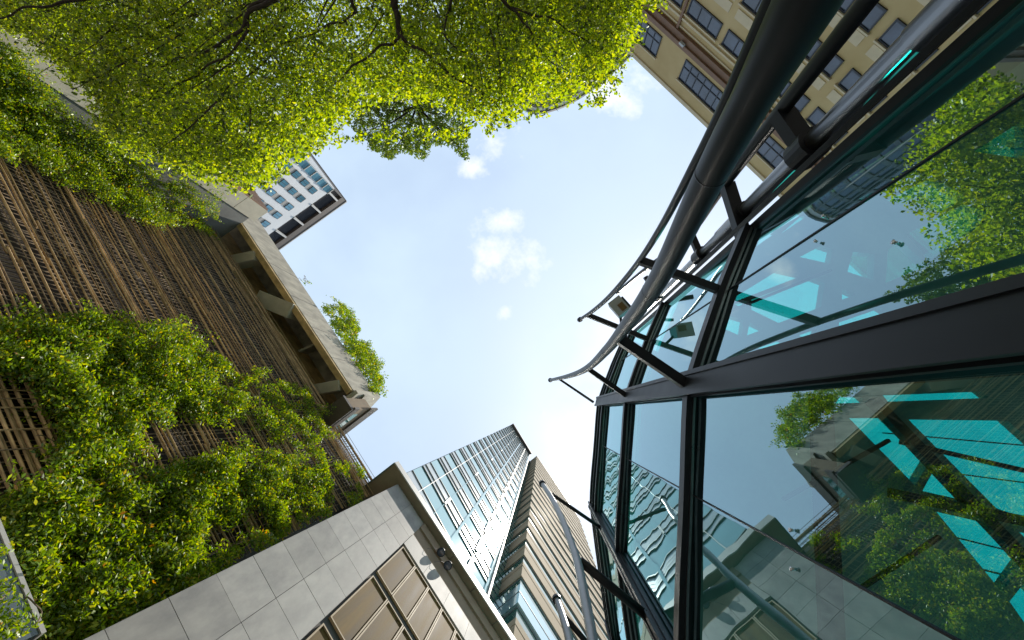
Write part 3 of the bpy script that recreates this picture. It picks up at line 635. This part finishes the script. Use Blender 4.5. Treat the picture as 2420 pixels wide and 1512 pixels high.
leaves('crown', np.repeat(Cc, rep, 0) + off,   .080, .043, LEAF, tr, np.array([[0, 0, 1.]]), .9)
# outlying sprays of leaves that break the edge of the crown
sp = sample([(1380, 120), (1470, 110), (1470, 210), (1440, 235), (1385, 262), (1365, 250), (1395, 200)], 60); a = plan_np(sp); z_ = 6.6 + rng.random(60)
sp2 = sample([(1490, -20), (1580, -20), (1570, 20), (1500, 40)], 26); a2 = plan_np(sp2); z2 = 6.6 + rng.random(26)
sp3 = sample([(560, 420), (640, 410), (700, 352), (800, 312), (1100, 305), (1240, 262), (1340, 255), (1240, 285), (1100, 330), (820, 330), (700, 385), (620, 450)], 110); a3 = plan_np(sp3); z3 = 6.6 + rng.random(110)
Q = np.vstack([np.column_stack([a * z_[:, None], z_]), np.column_stack([a2 * z2[:, None], z2]), np.column_stack([a3 * z3[:, None], z3])])
rep = 11; n = len(Q) * rep; leaves('crown', np.repeat(Q, rep, 0) + unit(rng.normal(size=(n, 3))) * .13 * rng.random((n, 1)), .078, .042, LEAF, tr, np.array([[0, 0, 1.]]), .9)
# limbs
q = MB(); base = Vector((-10.2, -5.6, GZ + .13)); fork = Vector((-9.6, -4.9, 4.6))
q.tube(smooth_path([base, base + Vector((.1, .2, 2.6)), fork], 4), [.30] * 4 + [.24] * 4 + [.20], 12)
tr_o = q.build('trunk', M['bark'], tr, True)
def limb(pts, r0, r1, zs):
    P3 = [fork] + [at_z(p, z) for p, z in zip(pts, zs)]; path = smooth_path(P3, 6); k = len(path)
    q = MB(); q.tube([p + Vector((0, 0, .03 * math.sin(i * 1.3))) for i, p in enumerate(path)], [.62 * (r0 + (r1 - r0) * (i / (k - 1)) ** .7) for i in range(k)], 7); q.build('branch', M['bark'], tr, True)
limb([(930, -60), (942, 40), (945, 85), (1010, 130), (1070, 180), (1160, 235), (1200, 290)], .11, .012, (5.4, 5.8, 5.9, 6.0, 6.1, 6.3, 6.5))
limb([(935, -40), (945, 85), (900, 110), (820, 170), (760, 230), (710, 265)], .08, .01, (5.5, 5.9, 6.0, 6.1, 6.3, 6.5))
limb([(700, -60), (600, 20), (545, 90), (400, 150), (330, 160)], .12, .012, (5.4, 5.8, 5.9, 6.2, 6.4))
limb([(700, -60), (598, 10), (570, 100), (480, 165), (390, 220), (290, 270)], .09, .01, (5.5, 5.85, 5.9, 6.1, 6.3, 6.5))
limb([(1060, -60), (1058, 30), (1052, 90), (1130, 140), (1180, 160)], .06, .01, (5.6, 5.9, 6., 6.2, 6.4))
limb([(1160, -60), (1215, 25), (1250, 70), (1285, 130), (1370, 190)], .07, .01, (5.6, 5.9, 6., 6.2, 6.4))
limb([(1160, -60), (1215, 20), (1300, 45), (1400, 110), (1440, 150)], .06, .01, (5.6, 5.9, 6., 6.3, 6.5))
limb([(300, -80), (180, 0), (60, 20), (-40, 60)], .09, .02, (5.4, 5.7, 5.9, 6.))
limb([(840, -60), (838, 30), (780, 60), (650, 120), (560, 220), (500, 320)], .07, .01, (5.5, 5.9, 6., 6.2, 6.5, 6.7))
random.seed(11)
for k in range(150):   # secondary twigs
    a = Vector(Cc[random.randrange(len(Cc))]); 
    if a.length > 16: continue
    d = (a - fork); d.z *= .25; d.normalize(); b = a - d * random.uniform(.6, 1.5) + Vector((random.uniform(-.3, .3), random.uniform(-.3, .3), 0)); a.z = b.z = 5.9 + random.random() * .7
    q = MB(); q.tube([b, (a + b) / 2 + Vector((random.uniform(-.1, .1), random.uniform(-.1, .1), .05)), a], [.018, .012, .005], 5); q.build('twig', M['bark'], tr)
# dense clump built as a tree; its shade is in the leaf colour
dk = thing('dense_tree', 'dense tree, shade painted into its leaves, whose hanging tips show below the bright tree, top centre', 'tree')
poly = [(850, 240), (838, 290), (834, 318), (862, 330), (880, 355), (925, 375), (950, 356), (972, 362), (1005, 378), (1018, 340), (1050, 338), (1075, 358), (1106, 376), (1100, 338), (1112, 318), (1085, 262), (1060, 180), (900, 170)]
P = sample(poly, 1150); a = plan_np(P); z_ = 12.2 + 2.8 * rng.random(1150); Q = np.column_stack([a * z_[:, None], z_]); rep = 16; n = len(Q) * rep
leaves('crown', np.repeat(Q, rep, 0) + unit(rng.normal(size=(n, 3))) * .13 * rng.random((n, 1)) ** .5, .10, .055, LEAF_SHADE, dk, np.array([[0, 0, 1.]]), .7)
tp_ = at_z((985, 250), 13); q = MB(); q.tube(smooth_path([(-12.5, -4.6, GZ + .13), (-12.0, -4.2, 6), (-10.6, -3.0, 11), tp_], 5), [.2] * 6 + [.13] * 6 + [.06] * 4, 9); q.build('trunk', M['bark'], dk, True)
for p in ((860, 310), (930, 355), (1005, 355), (1090, 350), (1050, 270), (900, 260)):
    q = MB(); q.tube([tp_, tp_.lerp(at_z(p, 12.6), .5) + Vector((0, 0, .2)), at_z(p, 12.6)], [.05, .03, .01], 6); q.build('branch', M['bark'], dk)
# climbing plants on the bamboo wall
def bush(poly, nblob, yr, rr, label, per=185, L=.088, Wd=.036, hole=None, cat='climbing plant', name='climbing_plant', fr=None, size=1.):
    t = thing(name, label, cat); P = sample(poly, nblob, hole); Q = []; NB = []
    for p in P:
        c = at_y(p, yr[1]) if fr is None else fr(p); nzv = noise.noise(Vector((c.x * 1.5, c.z * 1.3, 3.3))) + .45 * noise.noise(Vector((c.x * 4, c.z * 4, 9.))) if fr is None else 0
        if fr is None:
            if nzv < -.17 and random.random() < .75: continue
            if c.x < -16.4:
                c = at_x(p, -16.6 + random.uniform(-.1, .3)); nzv = 9
            else: c = at_y(p, yr[1] - (.28 + nzv * .65) * (yr[1] - yr[0]) * 1.0 + random.uniform(-.08, .08))
        r = random.uniform(*rr) * (1 if random.random() < .85 else 1.5); n = int(per * (r / .3) ** 1.6)
        d = unit(rng.normal(size=(n, 3))); d[:, 1] = -np.abs(d[:, 1]) * .9 + .25; d[:, 2] *= 1.15
        sh = (.25 + 1.0 * rng.random((n, 1)) ** .8); e_ = unit(rng.normal(size=(1, 3)) + [[0, -.6, -.2]]); st_ = random.uniform(.3, 1.9); d = d * .85 + e_ * (d @ e_.T) * st_
        Q.append(np.array(c) + d * r * sh); NB.append(d)
    Q = np.vstack(Q); NB = unit(np.vstack(NB) * [1, 1, 1] + [0, -.2, .5])
    leaves('foliage', Q, L, Wd, LEAFV, t, NB, 1.1)
    for k in range(min(14, max(4, nblob // 30))):
        q = MB()
        p = P[random.randrange(len(P))]; c = at_y(p, yr[1]) if fr is None else fr(p)
        pts = [c]
        for s_ in range(4): pts.append(pts[-1] + Vector((random.uniform(-.22, .22), random.uniform(-.14, .05), random.uniform(-.35, .1))))
        q.tube(smooth_path(pts, 3), .009, 5); q.build('stem', M['twig'], t)
    return t
bush([(-80, 60), (-80, 350), (10, 365), (80, 385), (150, 425), (215, 455), (300, 500), (365, 530), (430, 520), (480, 548), (515, 515), (500, 470), (440, 440), (370, 405), (300, 360), (230, 310), (160, 270), (100, 200), (40, 120), (-20, 90)],
     520, (6.9, 7.4), (.14, .32), 'dark green climber hanging along the upper left edge of the bamboo wall', hole=None)
bush([(-40, 770), (60, 760), (120, 770), (210, 755), (310, 745), (340, 785), (410, 755), (450, 812), (520, 850), (600, 870), (650, 900), (720, 925), (750, 970), (780, 1010), (795, 1050), (845, 1100), (860, 1140), (800, 1110), (700, 1070), (640, 1040), (600, 1000), (420, 990), (320, 990), (300, 1060), (280, 1120), (200, 1130), (140, 1080), (150, 990), (80, 880), (-40, 860)],
     760, (6.85, 7.4), (.13, .30), 'middle swathe of sunlit climber crossing the bamboo wall below the bare canes')
bush([(30, 1180), (120, 1150), (200, 1140), (300, 1125), (400, 1110), (470, 1085), (560, 1065), (640, 1065), (720, 1085), (800, 1115), (858, 1150), (846, 1185), (760, 1220), (640, 1275), (540, 1310), (560, 1345), (450, 1390), (300, 1460), (180, 1540), (100, 1512), (40, 1380), (0, 1280)],
     720, (6.85, 7.4), (.12, .28), 'lowest swathe of climber on the bamboo wall just above the granite pier', hole=[[(430, 1290), (520, 1230), (620, 1200), (640, 1240), (520, 1320)], [(100, 1290), (190, 1280), (230, 1400), (140, 1470)], [(250, 1200), (330, 1180), (350, 1240), (270, 1260)]])
bush([(-20, 1290), (10, 1290), (70, 1440), (60, 1512), (-20, 1512)], 40, (6.45, 6.6), (.06, .12), 'thin bright leaves added in front of the glossy ledge as its tree reflection, bottom left corner', per=90, L=.07, Wd=.03)  # added leaves stand in for the tree's reflection in the ledge
def roof(p): return at_y(p, random.uniform(6.3, 7.0))
bush([(765, 725), (800, 712), (830, 735), (850, 790), (880, 830), (895, 885), (900, 925), (880, 935), (860, 890), (820, 830), (785, 770)], 150, (6.4, 7.), (.2, .36), 'green shrub on the roof edge above the concrete frame', per=110, L=.12, Wd=.06, cat='shrub', name='rooftop_shrub', fr=roof)
bush([(708, 660), (735, 662), (735, 670), (712, 670)], 5, (6.4, 7.), (.08, .14), 'tiny green sprig sticking out of the concrete roof edge', per=40, L=.12, Wd=.05, cat='plant', name='roof_sprig', fr=roof)
